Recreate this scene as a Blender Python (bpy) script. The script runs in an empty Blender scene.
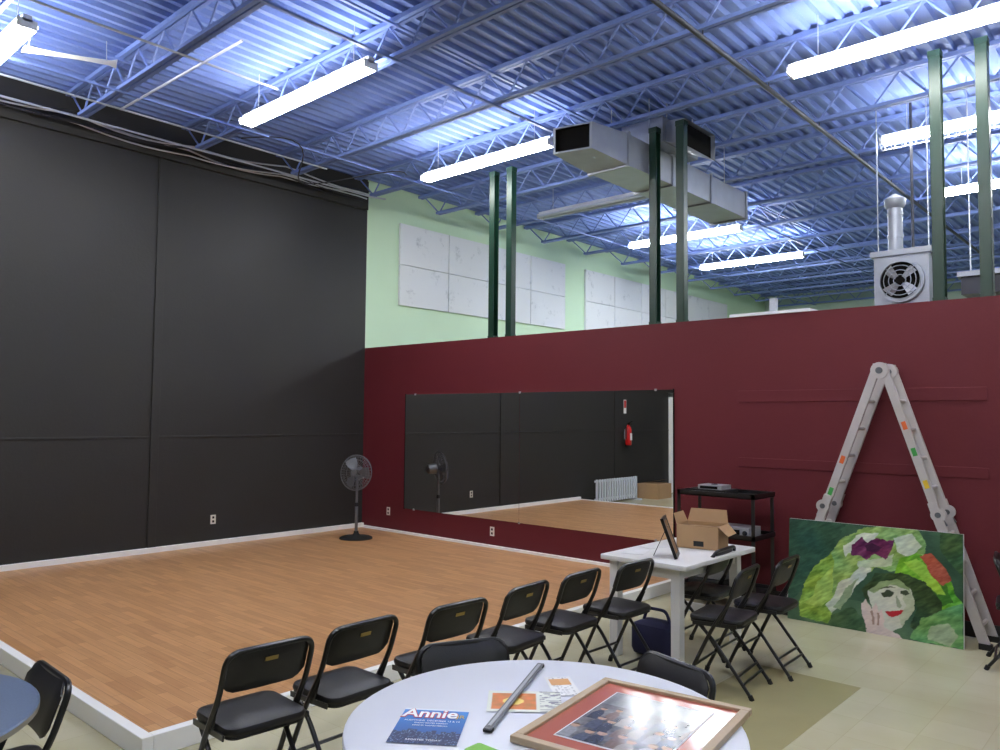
import bpy, math, random
from mathutils import Vector, Matrix, noise
random.seed(7)
S=bpy.context.scene
COL=bpy.context.collection

# ------------------------------------------------------------------ camera
H=1.75; F=779.0
yaw=math.radians(41.9); pitch=math.radians(3.08); roll=math.radians(0.5)
fw=Vector((-math.sin(yaw)*math.cos(pitch), math.cos(yaw)*math.cos(pitch), math.sin(pitch)))
r0=Vector((math.cos(yaw), math.sin(yaw),0)); u0=r0.cross(fw)
rr=r0*math.cos(roll)+u0*math.sin(roll); uu=u0*math.cos(roll)-r0*math.sin(roll)
cam=bpy.data.cameras.new("camera"); co=bpy.data.objects.new("camera",cam); COL.objects.link(co)
co.matrix_world=Matrix(((rr.x,uu.x,-fw.x,0),(rr.y,uu.y,-fw.y,0),(rr.z,uu.z,-fw.z,H),(0,0,0,1)))
cam.sensor_width=36; cam.lens=F*36/1000; cam.clip_end=200
S.camera=co
S.view_settings.view_transform='Standard'
S.view_settings.look='None'
S.view_settings.exposure=0.0

# ------------------------------------------------------------------ materials
def lin(c):
    c=c/255.0
    return c/12.92 if c<=0.04045 else ((c+0.055)/1.055)**2.4
def rgb(r,g,b): return (lin(r),lin(g),lin(b),1.0)

def mat(name, col, rough=0.6, metal=0.0, var=0.0, scale=8.0, bump=0.0, bscale=60.0, emit=None, estr=0.0, spec=0.5):
    m=bpy.data.materials.new(name); m.use_nodes=True
    nt=m.node_tree; b=nt.nodes["Principled BSDF"]
    b.inputs["Base Color"].default_value=col
    b.inputs["Roughness"].default_value=rough
    b.inputs["Metallic"].default_value=metal
    b.inputs["Specular IOR Level"].default_value=spec
    tc=nt.nodes.new("ShaderNodeTexCoord")
    if var>0:
        n=nt.nodes.new("ShaderNodeTexNoise"); n.inputs["Scale"].default_value=scale; n.inputs["Detail"].default_value=5
        nt.links.new(tc.outputs["Object"],n.inputs["Vector"])
        mx=nt.nodes.new("ShaderNodeMix"); mx.data_type='RGBA'
        mx.inputs["A"].default_value=tuple(c*(1-var) for c in col[:3])+(1,)
        mx.inputs["B"].default_value=tuple(min(1,c*(1+var)) for c in col[:3])+(1,)
        nt.links.new(n.outputs["Fac"],mx.inputs["Factor"])
        nt.links.new(mx.outputs["Result"],b.inputs["Base Color"])
    if bump>0:
        n2=nt.nodes.new("ShaderNodeTexNoise"); n2.inputs["Scale"].default_value=bscale; n2.inputs["Detail"].default_value=4
        nt.links.new(tc.outputs["Object"],n2.inputs["Vector"])
        bp=nt.nodes.new("ShaderNodeBump"); bp.inputs["Strength"].default_value=bump; bp.inputs["Distance"].default_value=0.01
        nt.links.new(n2.outputs["Fac"],bp.inputs["Height"]); nt.links.new(bp.outputs["Normal"],b.inputs["Normal"])
    if emit:
        b.inputs["Emission Color"].default_value=emit; b.inputs["Emission Strength"].default_value=estr
    return m

def vcol_mat(name, rough=0.5, spec=0.4):
    m=bpy.data.materials.new(name); m.use_nodes=True; nt=m.node_tree; b=nt.nodes["Principled BSDF"]
    a=nt.nodes.new("ShaderNodeVertexColor"); a.layer_name="Col"
    nt.links.new(a.outputs["Color"],b.inputs["Base Color"])
    b.inputs["Roughness"].default_value=rough; b.inputs["Specular IOR Level"].default_value=spec
    return m

M_black=mat("black_wall_paint",rgb(45,44,42),0.5,var=0.08,scale=1.2,bump=0.15,bscale=40,spec=0.35)
M_green=mat("pale_green_paint",rgb(204,232,200),0.8,var=0.04,scale=2)
M_red=mat("maroon_paint",rgb(95,31,38),0.6,var=0.07,scale=2.5,bump=0.1,bscale=50,spec=0.3)
M_blackbase=mat("black_vinyl_base",rgb(25,24,24),0.5)
M_white=mat("white_trim_paint",rgb(244,244,240),0.5,var=0.02,scale=6)
M_backwall=mat("back_wall_paint",rgb(176,196,184),0.8,var=0.05,scale=2)
M_deck=mat("blue_deck_paint",rgb(122,144,202),0.6,var=0.08,scale=1.5,spec=0.25)
M_joist=mat("blue_steel_paint",rgb(118,140,200),0.5,var=0.06,scale=3)
M_tube=mat("fluorescent_tube",rgb(255,255,255),0.4,emit=(1.0,0.99,0.97,1),estr=55.0)
M_tubeB=mat("fluorescent_tube_cool",rgb(255,255,255),0.4,emit=(0.97,1.0,1.0,1),estr=95.0)
M_tubeoff=mat("unlit_tube",rgb(190,200,215),0.3)
M_fixt=mat("fixture_white",rgb(215,220,228),0.4)
M_galv=mat("galvanized_steel",rgb(155,160,170),0.42,metal=0.55,var=0.15,scale=6)
M_dark=mat("dark_part_and_shade",rgb(16,15,14),0.8,spec=0.1)  # near-black parts, and shade painted into the duct openings
M_post=mat("green_stud_paint",rgb(13,48,34),0.4,var=0.1,scale=5)
M_pipe=mat("dark_pipe",rgb(42,44,56),0.5)
M_conduit=mat("conduit",rgb(190,196,205),0.35,metal=0.5)
M_cable=mat("cable_dark",rgb(40,42,50),0.6)
M_vinyl=mat("black_vinyl",rgb(22,21,23),0.42,var=0.1,scale=20,bump=0.1,bscale=200)
M_bframe=mat("black_enamel_tube",rgb(20,20,22),0.3,spec=0.6)
M_gold=mat("gold_label",rgb(170,145,80),0.35,metal=0.5)
M_tabletop=mat("white_plastic",rgb(220,223,232),0.38,var=0.015,scale=10,bump=0.05,bscale=250)
M_wtable=mat("white_laminate",rgb(228,227,226),0.4,var=0.02,scale=5)
M_grey=mat("grey_steel",rgb(110,112,116),0.4,metal=0.6)
M_alu=mat("ladder_aluminium",rgb(196,190,188),0.45,metal=0.3,var=0.08,scale=12)
M_orange=mat("orange_sticker",rgb(215,100,45),0.5)
M_lime=mat("green_sticker",rgb(60,150,70),0.5)
M_yellow=mat("yellow_sticker",rgb(225,190,50),0.5)
M_rubber=mat("black_rubber",rgb(20,20,20),0.7)
M_card=mat("cardboard",rgb(170,136,98),0.8,var=0.08,scale=10)
M_carddark=mat("cardboard_inside",rgb(135,104,74),0.85)
M_bluebag=mat("navy_fabric",rgb(26,27,66),0.8,var=0.15,scale=12)
M_redext=mat("red_enamel",rgb(190,25,25),0.3)
M_ltable=mat("blue_grey_laminate",rgb(88,104,128),0.35,var=0.3,scale=140)
M_rim=mat("yellow_grey_rim",rgb(130,125,110),0.5)
M_beige=mat("beige_reflector",rgb(240,230,206),0.45,var=0.04,scale=4)
M_wood=mat("pale_oak_frame",rgb(178,156,126),0.45,var=0.15,scale=18)
M_coral=mat("coral_mat_board",rgb(178,100,84),0.14,var=0.05,scale=20)
M_paper=mat("white_paper",rgb(228,228,228),0.6)
M_gpaper=mat("green_paper",rgb(120,180,70),0.6)
M_outlet=mat("outlet_plastic",rgb(225,222,210),0.4)
M_silver=mat("silver_plastic",rgb(170,172,178),0.35,metal=0.3)
M_textw=mat("white_ink",rgb(245,245,245),0.6)
M_textr=mat("red_ink",rgb(200,40,40),0.6)

M_mirror=bpy.data.materials.new("mirror_glass"); M_mirror.use_nodes=True
b=M_mirror.node_tree.nodes["Principled BSDF"]; b.inputs["Base Color"].default_value=(0.92,0.94,0.93,1); b.inputs["Metallic"].default_value=1; b.inputs["Roughness"].default_value=0.0

def wood_floor():
    m=bpy.data.materials.new("oak_strip_floor"); m.use_nodes=True; nt=m.node_tree; L=nt.links
    b=nt.nodes["Principled BSDF"]; tc=nt.nodes.new("ShaderNodeTexCoord")
    br=nt.nodes.new("ShaderNodeTexBrick"); L.new(tc.outputs["Object"],br.inputs["Vector"])
    br.inputs["Scale"].default_value=1.0; br.inputs["Mortar Size"].default_value=0.0012; br.inputs["Brick Width"].default_value=0.42; br.inputs["Row Height"].default_value=0.065
    br.inputs["Color1"].default_value=rgb(212,162,112); br.inputs["Color2"].default_value=rgb(190,140,94); br.inputs["Mortar"].default_value=rgb(146,102,66)
    br.offset=0.37; br.offset_frequency=2
    mp=nt.nodes.new("ShaderNodeMapping"); mp.inputs["Scale"].default_value=(2.5,45,1); L.new(tc.outputs["Object"],mp.inputs["Vector"])
    n=nt.nodes.new("ShaderNodeTexNoise"); n.inputs["Scale"].default_value=1.0; n.inputs["Detail"].default_value=6; L.new(mp.outputs["Vector"],n.inputs["Vector"])
    mx=nt.nodes.new("ShaderNodeMix"); mx.data_type='RGBA'; mx.blend_type='MULTIPLY'; mx.inputs["Factor"].default_value=0.5
    cr=nt.nodes.new("ShaderNodeValToRGB"); cr.color_ramp.elements[0].position=0.3; cr.color_ramp.elements[0].color=(0.65,0.6,0.55,1); cr.color_ramp.elements[1].position=0.7; cr.color_ramp.elements[1].color=(1,1,1,1)
    L.new(n.outputs["Fac"],cr.inputs["Fac"]); L.new(br.outputs["Color"],mx.inputs["A"]); L.new(cr.outputs["Color"],mx.inputs["B"])
    L.new(mx.outputs["Result"],b.inputs["Base Color"]); b.inputs["Roughness"].default_value=0.36; b.inputs["Specular IOR Level"].default_value=0.45
    return m
M_stage=wood_floor()

def tile_floor():
    m=bpy.data.materials.new("vinyl_tile_floor"); m.use_nodes=True; nt=m.node_tree; L=nt.links
    b=nt.nodes["Principled BSDF"]; tc=nt.nodes.new("ShaderNodeTexCoord")
    br=nt.nodes.new("ShaderNodeTexBrick"); L.new(tc.outputs["Object"],br.inputs["Vector"])
    br.offset=0.0; br.inputs["Scale"].default_value=1.0; br.inputs["Brick Width"].default_value=0.305; br.inputs["Row Height"].default_value=0.305
    br.inputs["Mortar Size"].default_value=0.0012
    br.inputs["Color1"].default_value=rgb(200,194,164); br.inputs["Color2"].default_value=rgb(195,189,158); br.inputs["Mortar"].default_value=rgb(178,172,140)
    n=nt.nodes.new("ShaderNodeTexNoise"); n.inputs["Scale"].default_value=1.3; n.inputs["Detail"].default_value=6; L.new(tc.outputs["Object"],n.inputs["Vector"])
    cr=nt.nodes.new("ShaderNodeValToRGB"); cr.color_ramp.elements[0].position=0.3; cr.color_ramp.elements[0].color=(0.86,0.85,0.8,1); cr.color_ramp.elements[1].position=0.65; cr.color_ramp.elements[1].color=(1,1,1,1)
    L.new(n.outputs["Fac"],cr.inputs["Fac"])
    mx=nt.nodes.new("ShaderNodeMix"); mx.data_type='RGBA'; mx.blend_type='MULTIPLY'; mx.inputs["Factor"].default_value=1.0
    L.new(br.outputs["Color"],mx.inputs["A"]); L.new(cr.outputs["Color"],mx.inputs["B"]); L.new(mx.outputs["Result"],b.inputs["Base Color"])
    b.inputs["Roughness"].default_value=0.2
    return m
M_floor=tile_floor()
M_patch=mat("olive_vinyl_tile",rgb(160,152,112),0.25,var=0.08,scale=4)

def panel_mat():
    m=bpy.data.materials.new("painted_insulation_board"); m.use_nodes=True; nt=m.node_tree; L=nt.links
    b=nt.nodes["Principled BSDF"]; tc=nt.nodes.new("ShaderNodeTexCoord")
    n=nt.nodes.new("ShaderNodeTexNoise"); n.inputs["Scale"].default_value=3.0; n.inputs["Detail"].default_value=8; n.inputs["Roughness"].default_value=0.75
    L.new(tc.outputs["Object"],n.inputs["Vector"])
    cr=nt.nodes.new("ShaderNodeValToRGB"); cr.color_ramp.elements[0].position=0.3; cr.color_ramp.elements[0].color=rgb(180,186,192); cr.color_ramp.elements[1].position=0.43; cr.color_ramp.elements[1].color=rgb(222,226,230)
    L.new(n.outputs["Fac"],cr.inputs["Fac"]); L.new(cr.outputs["Color"],b.inputs["Base Color"]); b.inputs["Roughness"].default_value=0.8
    return m
M_panel=panel_mat()

# ------------------------------------------------------------------ mesh builder
class MB:
    def __init__(s): s.v=[]; s.f=[]; s.m=[]; s.mats=[]; s.X=Matrix.Identity(4); s.sm=[]; s.warp=None
    def mi(s,m):
        if m not in s.mats: s.mats.append(m)
        return s.mats.index(m)
    def add(s,vs,fs,m,smooth=False):
        o=len(s.v); k=s.mi(m)
        for p in vs:
            p=Vector(p)
            if s.warp: p=Vector(s.warp(p))
            s.v.append(tuple(s.X@p))
        for f in fs: s.f.append([i+o for i in f]); s.m.append(k); s.sm.append(smooth)
    def box(s,a,b,m):
        x0,y0,z0=a; x1,y1,z1=b
        s.add([(x0,y0,z0),(x1,y0,z0),(x1,y1,z0),(x0,y1,z0),(x0,y0,z1),(x1,y0,z1),(x1,y1,z1),(x0,y1,z1)],
              [(0,3,2,1),(4,5,6,7),(0,1,5,4),(1,2,6,5),(2,3,7,6),(3,0,4,7)],m)
    def beam(s,p0,p1,w,h,m,up=(0,0,1)):
        p0=Vector(p0);p1=Vector(p1);d=(p1-p0).normalized();up=Vector(up)
        a=d.cross(up)
        if a.length<1e-4: a=d.cross(Vector((1,0,0)))
        a.normalize(); c=a.cross(d).normalized()
        vs=[]
        for p in (p0,p1):
            for sx,sy in ((-1,-1),(1,-1),(1,1),(-1,1)): vs.append(p+a*sx*w/2+c*sy*h/2)
        s.add(vs,[(0,1,2,3),(7,6,5,4),(0,4,5,1),(1,5,6,2),(2,6,7,3),(3,7,4,0)],m)
    def tube(s,pts,r,m,n=8,closed=False,caps=True,smooth=True):
        pts=[Vector(p) for p in pts]; N=len(pts); rs=r if isinstance(r,(list,tuple)) else [r]*N
        vs=[];fs=[]; prev=None
        for i,p in enumerate(pts):
            if closed: t=pts[(i+1)%N]-pts[i-1]
            else: t=pts[min(i+1,N-1)]-pts[max(i-1,0)]
            t.normalize()
            if prev is None:
                a=t.cross(Vector((0,0,1)))
                if a.length<1e-3: a=t.cross(Vector((1,0,0)))
            else: a=prev-t*prev.dot(t)
            a.normalize(); prev=a; c=t.cross(a)
            for k in range(n):
                th=2*math.pi*k/n; vs.append(p+a*math.cos(th)*rs[i]+c*math.sin(th)*rs[i])
        for i in range(N if closed else N-1):
            j=(i+1)%N
            for k in range(n):
                k2=(k+1)%n; fs.append((i*n+k,i*n+k2,j*n+k2,j*n+k))
        if caps and not closed:
            fs.append(tuple(reversed(range(n)))); fs.append(tuple((N-1)*n+k for k in range(n)))
        s.add(vs,fs,m,smooth)
    def lathe(s,prof,m,c=(0,0,0),n=32,axis='z',smooth=True):
        vs=[];fs=[]; c=Vector(c)
        for (r,z) in prof:
            for k in range(n):
                th=2*math.pi*k/n; x,y=r*math.cos(th),r*math.sin(th)
                q={'z':(x,y,z),'y':(x,z,y),'x':(z,x,y)}[axis]
                vs.append(c+Vector(q))
        for i in range(len(prof)-1):
            for k in range(n):
                k2=(k+1)%n; fs.append((i*n+k,i*n+k2,(i+1)*n+k2,(i+1)*n+k))
        fs.append(tuple(reversed(range(n)))); fs.append(tuple((len(prof)-1)*n+k for k in range(n)))
        s.add(vs,fs,m,smooth)
    def slab(s,w,d,t,rad,bev,m,c=(0,0,0),plane='xy',seg=6,crown=0.0):
        def loop(w,d,rad,z):
            out=[]
            for (sx,sy,a0) in ((1,1,0),(-1,1,90),(-1,-1,180),(1,-1,270)):
                for k in range(seg+1):
                    a=math.radians(a0+90*k/seg); out.append((sx*(w/2-rad)+rad*math.cos(a), sy*(d/2-rad)+rad*math.sin(a), z))
            return out
        L=[loop(w-2*bev,d-2*bev,max(rad-bev,0.002),-t/2), loop(w-0.6*bev,d-0.6*bev,max(rad-0.3*bev,0.002),-t/2+bev*0.3), loop(w,d,rad,-t/2+bev),
           loop(w,d,rad,t/2-bev), loop(w-0.6*bev,d-0.6*bev,max(rad-0.3*bev,0.002),t/2-bev*0.3), loop(w-2*bev,d-2*bev,max(rad-bev,0.002),t/2)]
        vs=[p for l in L for p in l]; n=len(L[0]); fs=[]
        for i in range(5):
            for k in range(n): fs.append((i*n+k,i*n+(k+1)%n,(i+1)*n+(k+1)%n,(i+1)*n+k))
        if crown:
            o=len(vs); vs+= [(x*0.5,y*0.5,z+crown) for x,y,z in L[5]]; 
            for k in range(n): fs.append((5*n+k,5*n+(k+1)%n,o+(k+1)%n,o+k))
            fs.append(tuple(o+k for k in range(n)))
        else: fs.append(tuple(5*n+k for k in range(n)))
        fs.append(tuple(reversed(range(n))))
        c=Vector(c); vv=[]
        for x,y,z in vs:
            q={'xy':(x,y,z),'yz':(z,x,y),'xz':(x,z,y)}[plane]
            vv.append(c+Vector(q))
        s.add(vv,fs,m,True)
    def ball(s,c,r,m,n=12,sc=(1,1,1)):
        prof=[(max(1e-4,r*math.sin(math.pi*i/n)),-r*math.cos(math.pi*i/n)) for i in range(n+1)]
        X=s.X.copy(); s.X=s.X@Matrix.Translation(c)@Matrix.Diagonal((*sc,1)); s.lathe(prof,m,n=2*n); s.X=X
    def obj(s,name,loc=None,rotz=0,parent=None,bevel=0):
        me=bpy.data.meshes.new(name); me.from_pydata(s.v,[],s.f); 
        for m in s.mats: me.materials.append(m)
        me.polygons.foreach_set("material_index",s.m); me.polygons.foreach_set("use_smooth",s.sm)
        me.validate(); me.update()
        import bmesh
        bm=bmesh.new(); bm.from_mesh(me); bmesh.ops.recalc_face_normals(bm,faces=bm.faces); bm.to_mesh(me); bm.free()
        if any(s.sm):
            try: me.set_sharp_from_angle(angle=math.radians(40))
            except Exception: pass
        o=bpy.data.objects.new(name,me); COL.objects.link(o)
        if loc: o.location=loc
        if rotz: o.rotation_euler=(0,0,rotz)
        if parent: o.parent=parent
        if bevel>0:
            bv=o.modifiers.new("bevel",'BEVEL'); bv.width=bevel; bv.segments=2; bv.limit_method='ANGLE'; bv.angle_limit=math.radians(50)
        return o

def fillet(pts,rad,seg=5):
    pts=[Vector(p) for p in pts]; out=[pts[0]]
    for i in range(1,len(pts)-1):
        a,b,c=pts[i-1],pts[i],pts[i+1]; d1=(a-b); d2=(c-b); r=min(rad,d1.length*0.45,d2.length*0.45)
        p1=b+d1.normalized()*r; p2=b+d2.normalized()*r
        for k in range(seg+1):
            t=k/seg; out.append(p1*(1-t)**2+b*2*t*(1-t)+p2*t*t)
    out.append(pts[-1]); return out

def painted(name,w,h,nx,ny,fn,m,parent=None,M=None):
    vs=[((i/nx-0.5)*w,(j/ny-0.5)*h,0) for j in range(ny+1) for i in range(nx+1)]
    fs=[(j*(nx+1)+i,j*(nx+1)+i+1,(j+1)*(nx+1)+i+1,(j+1)*(nx+1)+i) for j in range(ny) for i in range(nx)]
    me=bpy.data.meshes.new(name); me.from_pydata(vs,[],fs)
    a=me.color_attributes.new("Col",'FLOAT_COLOR','POINT'); buf=[]
    for j in range(ny+1):
        for i in range(nx+1): buf+=list(fn(i/nx,j/ny))
    a.data.foreach_set("color",buf); me.materials.append(m); me.update()
    o=bpy.data.objects.new(name,me); COL.objects.link(o)
    if parent: o.parent=parent
    if M: o.matrix_local=M
    return o

def inpoly(x,y,P):
    c=False; n=len(P); j=n-1
    for i in range(n):
        xi,yi=P[i]; xj,yj=P[j]
        if (yi>y)!=(yj>y) and x<(xj-xi)*(y-yi)/(yj-yi)+xi: c=not c
        j=i
    return c

# ------------------------------------------------------------------ room dims
XB=-9.36; YR=7.37; ZR=2.77; ZD=5.33; XR=5.0; YF=-3.6; YB=22.0
def simple_box(name,a,b,m,bevel=0):
    o=MB(); o.box(a,b,m); return o.obj(name,bevel=bevel)

simple_box("floor",(XB-0.2,YF-0.2,-0.1),(XR+0.2,YB+0.2,0.0),M_floor)
simple_box("wall_left_front",(XB-0.2,YF-0.2,0),(XB,YR,ZD+0.1),M_black)
simple_box("wall_left_back",(XB-0.2,YR,0),(XB,YB+0.2,ZD+0.1),M_green)
simple_box("wall_back",(XB,YB,0),(XR,YB+0.2,ZD+0.1),M_backwall)
simple_box("wall_right",(XR,YF-0.2,0),(XR+0.2,YB+0.2,ZD+0.1),M_backwall)
simple_box("wall_front",(XB,YF-0.2,0),(XR,YF,ZD+0.1),M_black)
simple_box("wall_partition",(XB,YR,0),(XR,YR+0.13,ZR),M_red)
simple_box("trim_1",(-3.42,YR-0.009,1.92),(-1.28,YR,2.03),M_red,0.003)
simple_box("trim_2",(-3.42,YR-0.009,1.28),(-1.28,YR,1.37),M_red,0.003)
simple_box("baseboard_partition",(-3.98,YR-0.015,0),(XR,YR,0.12),M_blackbase,0.003)
o=MB()
o.box((XB,YF,4.87),(XB+0.05,YR-0.02,ZD-0.02),M_black)
for y in (-2.9,0.55,4.22):
    o.box((XB,y-0.05,0.16),(XB+0.018,y+0.05,4.87),M_black)
o.box((XB,YF,1.46),(XB+0.010,YR-0.02,1.485),M_black)
o.obj("trim_3",bevel=0.004)

# corrugated deck ceiling
o=MB()
prof=[]; x=XB-0.1; p=0.152; dz=0.045
while x<XR+0.1:
    prof+=[(x,ZD),(x+0.045,ZD),(x+0.06,ZD+dz),(x+0.137,ZD+dz)]; x+=p
vs=[];fs=[]
for (px,pz) in prof: vs+=[(px,YF-0.1,pz),(px,YB+0.1,pz)]
for i in range(len(prof)-1): fs.append((2*i,2*i+1,2*i+3,2*i+2))
o.add(vs,fs,M_deck)
o.box((XB-0.2,YF-0.2,ZD+0.1),(XR+0.2,YB+0.2,ZD+0.2),M_deck)
o.obj("ceiling")

# bar joists
o=MB()
ys=[3.13+1.33*k for k in range(-4,15)]
for y in ys:
    if y<YF+0.2 or y>YB-0.2: continue
    for s_ in (-0.028,0.028):
        o.box((XB,y+s_-0.02,ZD-0.045),(XR,y+s_+0.02,ZD-0.001),M_joist)
        o.box((XB+0.42,y+s_-0.02,ZD-0.37),(XR-0.4,y+s_+0.02,ZD-0.335),M_joist)
    x=XB+0.1; zt=ZD-0.03; zb=ZD-0.35; st=0.27
    o.tube([(x,y,zt),(XB+0.45,y,zb)],0.011,M_joist,n=5,caps=False)
    x=XB+0.45
    while x+st<XR-0.4:
        o.tube([(x,y,zb),(x+st,y,zt)],0.0115,M_joist,n=5,caps=False)
        o.tube([(x+st,y,zt),(x+2*st,y,zb)],0.0115,M_joist,n=5,caps=False)
        x+=2*st
for x in (-7.9,-5.3,-0.9,1.6):
    o.box((x-0.015,YF,ZD-0.39),(x+0.015,YB,ZD-0.37),M_joist)
    o.box((x-0.015,YF,ZD-0.07),(x+0.015,YB,ZD-0.05),M_joist)
o.obj("ceiling_joists")

# ------------------------------------------------------------------ fluorescent fixtures
def fixture(x,y,z=4.86,L=2.12,lit=True,guard=False,back=False):
    o=MB()
    o.box((x-L/2,y-0.035,z+0.02),(x+L/2,y+0.035,z+0.075),M_fixt)
    for e in (-1,1):
        o.box((x+e*(L/2-0.01)-0.01,y-0.075,z-0.03),(x+e*(L/2-0.01)+0.01,y+0.075,z+0.04),M_fixt)
        o.tube([(x+e*L*0.38,y,z+0.07),(x+e*L*0.38,y,ZD-0.01)],0.005,M_conduit,n=5)
    for s_ in (-0.058,0.058):
        o.tube([(x-L/2+0.02,y+s_,z),(x+L/2-0.02,y+s_,z)],0.028,(M_tubeB if back else M_tube) if lit else M_tubeoff,n=8)
    if guard:
        for k in range(21):
            xx=x-L/2+k*L/20
            pts=[(xx,y+0.12*math.cos(a),z+0.03-0.12*math.sin(a)) for a in [math.pi*i/8 for i in range(9)]]
            o.tube(pts,0.004,M_fixt,n=4)
        for a in (0.3,0.9,math.pi/2,2.2,2.84):
            o.tube([(x-L/2,y+0.12*math.cos(a),z+0.03-0.12*math.sin(a)),(x+L/2,y+0.12*math.cos(a),z+0.03-0.12*math.sin(a))],0.004,M_fixt,n=4)
    return o.obj("fluorescent_light_fixture")
for y in (-1.2,4.25,6.84): fixture(-6.44,y)
fixture(-7.92,1.98,L=2.06)
fixture(-6.5,9.33,lit=False)
fixture(-6.55,12.0,back=True); fixture(-6.55,14.7,back=True)
for y in (-1.2,1.4,4.25,6.84): fixture(-1.6,y)
fixture(-1.5,9.25,guard=True); fixture(-1.5,11.9,back=True)
for y in (1.4,6.84): fixture(3.0,y)
fixture(3.0,14.6,back=True)
# sagging reflector pan hanging off the top-left fixture
o=MB()
p0=Vector((-7.25,2.06,4.80)); p1=Vector((-6.90,2.68,4.78)); d=(p1-p0).normalized(); a=d.cross(Vector((0,0,1))).normalized()
ring=[]
for t,w_ in ((0,0.05),(0.25,0.075),(0.6,0.085),(0.92,0.07),(1.0,0.03)):
    q=p0.lerp(p1,t); tl=Vector((0,0,0.05)); ring.append([q-a*w_+tl,q+Vector((0,0,0.010)),q+a*w_-tl,q+a*w_-tl+Vector((0,0,-0.006)),q,q-a*w_+tl+Vector((0,0,-0.006))])
vs=[p for r_ in ring for p in r_]; fs=[]
for i in range(4):
    for k in range(6): fs.append((i*6+k,i*6+(k+1)%6,(i+1)*6+(k+1)%6,(i+1)*6+k))
fs.append(tuple(range(6))); fs.append(tuple(24+k for k in range(6)))
o.add(vs,fs,M_beige,True)
o.tube([p0+Vector((0.02,0.03,0)),(-7.2,2.1,4.96)],0.004,M_conduit,n=5); o.tube([p1-d*0.08,(-6.93,2.6,4.96)],0.004,M_conduit,n=5)
o.obj("loose_light_reflector")

# pipes, conduits, cables
o=MB(); o.tube([(-2.97,YF+0.01,4.9),(-2.97,17.0,4.9)],0.022,M_pipe,n=10)
for y in ys:
    if YF<y<17: o.tube([(-2.97,y,4.9),(-2.97,y,4.97)],0.006,M_pipe,n=5)
o.obj("sprinkler_pipe")
o=MB()
o.tube([(-6.65,YF+0.01,4.948),(-6.65,4.1,4.948)],0.011,M_conduit)
o.tube([(-8.35,YF+0.01,4.948),(-8.35,5.9,4.948)],0.011,M_conduit)
o.tube([(-8.92,YF+0.01,4.945),(-8.92,7.1,4.945),(-8.85,7.3,4.945)],0.012,M_conduit)
o.tube([(-8.35,3.3,4.945),(-6.0,3.35,4.945)],0.012,M_conduit)
o.obj("electrical_conduit_run")
o=MB()
for k in range(7):
    pts=[]; ph=random.random()*6; amp=0.03+0.03*random.random()
    for i in range(60):
        y=YF+0.1+(7.3-YF-0.2)*i/59.0
        pts.append((-9.22+0.07*math.sin(y*0.9+ph)+0.03*k*0.5, y, 4.99+0.035*math.cos(y*1.7+ph)-amp*abs(math.sin(math.pi*(y-3.13)/1.33))+0.012*k))
    o.tube(pts,0.008 if k%3 else 0.011,M_cable if k%3 else M_conduit,n=5)
pts=[(-8.2+0.5*math.sin(i*0.35),4.6+0.09*i,4.96-0.16*math.sin(math.pi*i/24)**2) for i in range(25)]
o.tube(pts,0.008,M_cable,n=5)
o.obj("cable_bundle")

# ------------------------------------------------------------------ steel studs on partition
for xa,xb_ in ((-6.80,-6.50),(-4.40,-4.07),(-1.62,-1.27)):
    for x in (xa,xb_):
        o=MB(); w=0.045; t=0.004; y0=YR+0.02; y1=YR+0.11; zb=ZR+0.001
        o.box((x-w,y0,zb),(x+w,y0+t,4.95),M_post)
        o.box((x-w,y1-t,zb),(x+w,y1,4.95),M_post)
        xs=(x-w if x==xa else x+w-t)
        o.box((xs,y0,zb),(xs+t,y1,4.95),M_post)
        o.box((x-w-0.005,y0-0.004,4.90),(x+w+0.005,y1+0.004,4.955),M_post)
        o.box((x-w-0.005,y0-0.004,zb),(x+w+0.005,y1+0.004,ZR+0.03),M_post)
        o.obj("steel_stud")
o=MB(); o.box((-3.5,YR-0.01,ZR+0.001),(-2.7,YR+0.3,ZR+0.03),M_panel); o.box((-3.1,YR+0.02,ZR+0.03),(-3.04,YR+0.08,ZR+0.16),M_conduit); o.obj("insulation_board_scrap")

o=MB()
yy=8.0
for k in range(4):
    for (z0,z1) in ((3.50,4.14),(4.15,4.80)):
        o.box((XB,yy+0.006,z0),(XB+0.04,yy+1.07,z1),M_panel)
    yy+=1.08
o.obj("wall_insulation_panels")
o=MB(); yy=13.0
for k in range(6):
    for (z0,z1) in ((3.2,4.14),(4.15,4.80)):
        o.box((XB,yy+0.006,z0),(XB+0.04,yy+1.07,z1),M_panel)
    yy+=1.08
o.obj("wall_insulation_panels")

# ------------------------------------------------------------------ HVAC duct
o=MB()
dx0,dx1,dz0,dz1=-4.98,-4.48,4.46,4.80
o.box((dx0,7.0,dz0),(dx1,9.95,dz1),M_galv)
for y in (7.0,7.95,8.9,9.91):
    o.box((dx0-0.02,y,dz0-0.02),(dx1+0.02,y+0.04,dz1+0.02),M_galv)
vs=[(dx0,7.0,dz0),(dx1,7.0,dz0),(dx1,7.0,dz1),(dx0,7.0,dz1),
    (-5.03,6.42,4.54),(-4.60,6.52,4.54),(-4.60,6.52,4.82),(-5.03,6.42,4.82)]
o.add(vs,[(0,1,5,4),(1,2,6,5),(2,3,7,6),(3,0,4,7)],M_galv)
def quad_in(q,k): 
    c=sum((Vector(p) for p in q),Vector())/4; return [c+(Vector(p)-c)*k for p in q]
q=vs[4:8]; qi=quad_in(q,0.88)
o.add(list(q)+[tuple(p) for p in qi],[(0,1,5,4),(1,2,6,5),(2,3,7,6),(3,0,4,7)],M_galv)
n_=Vector((-0.2,1.0,0)).normalized()
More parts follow.
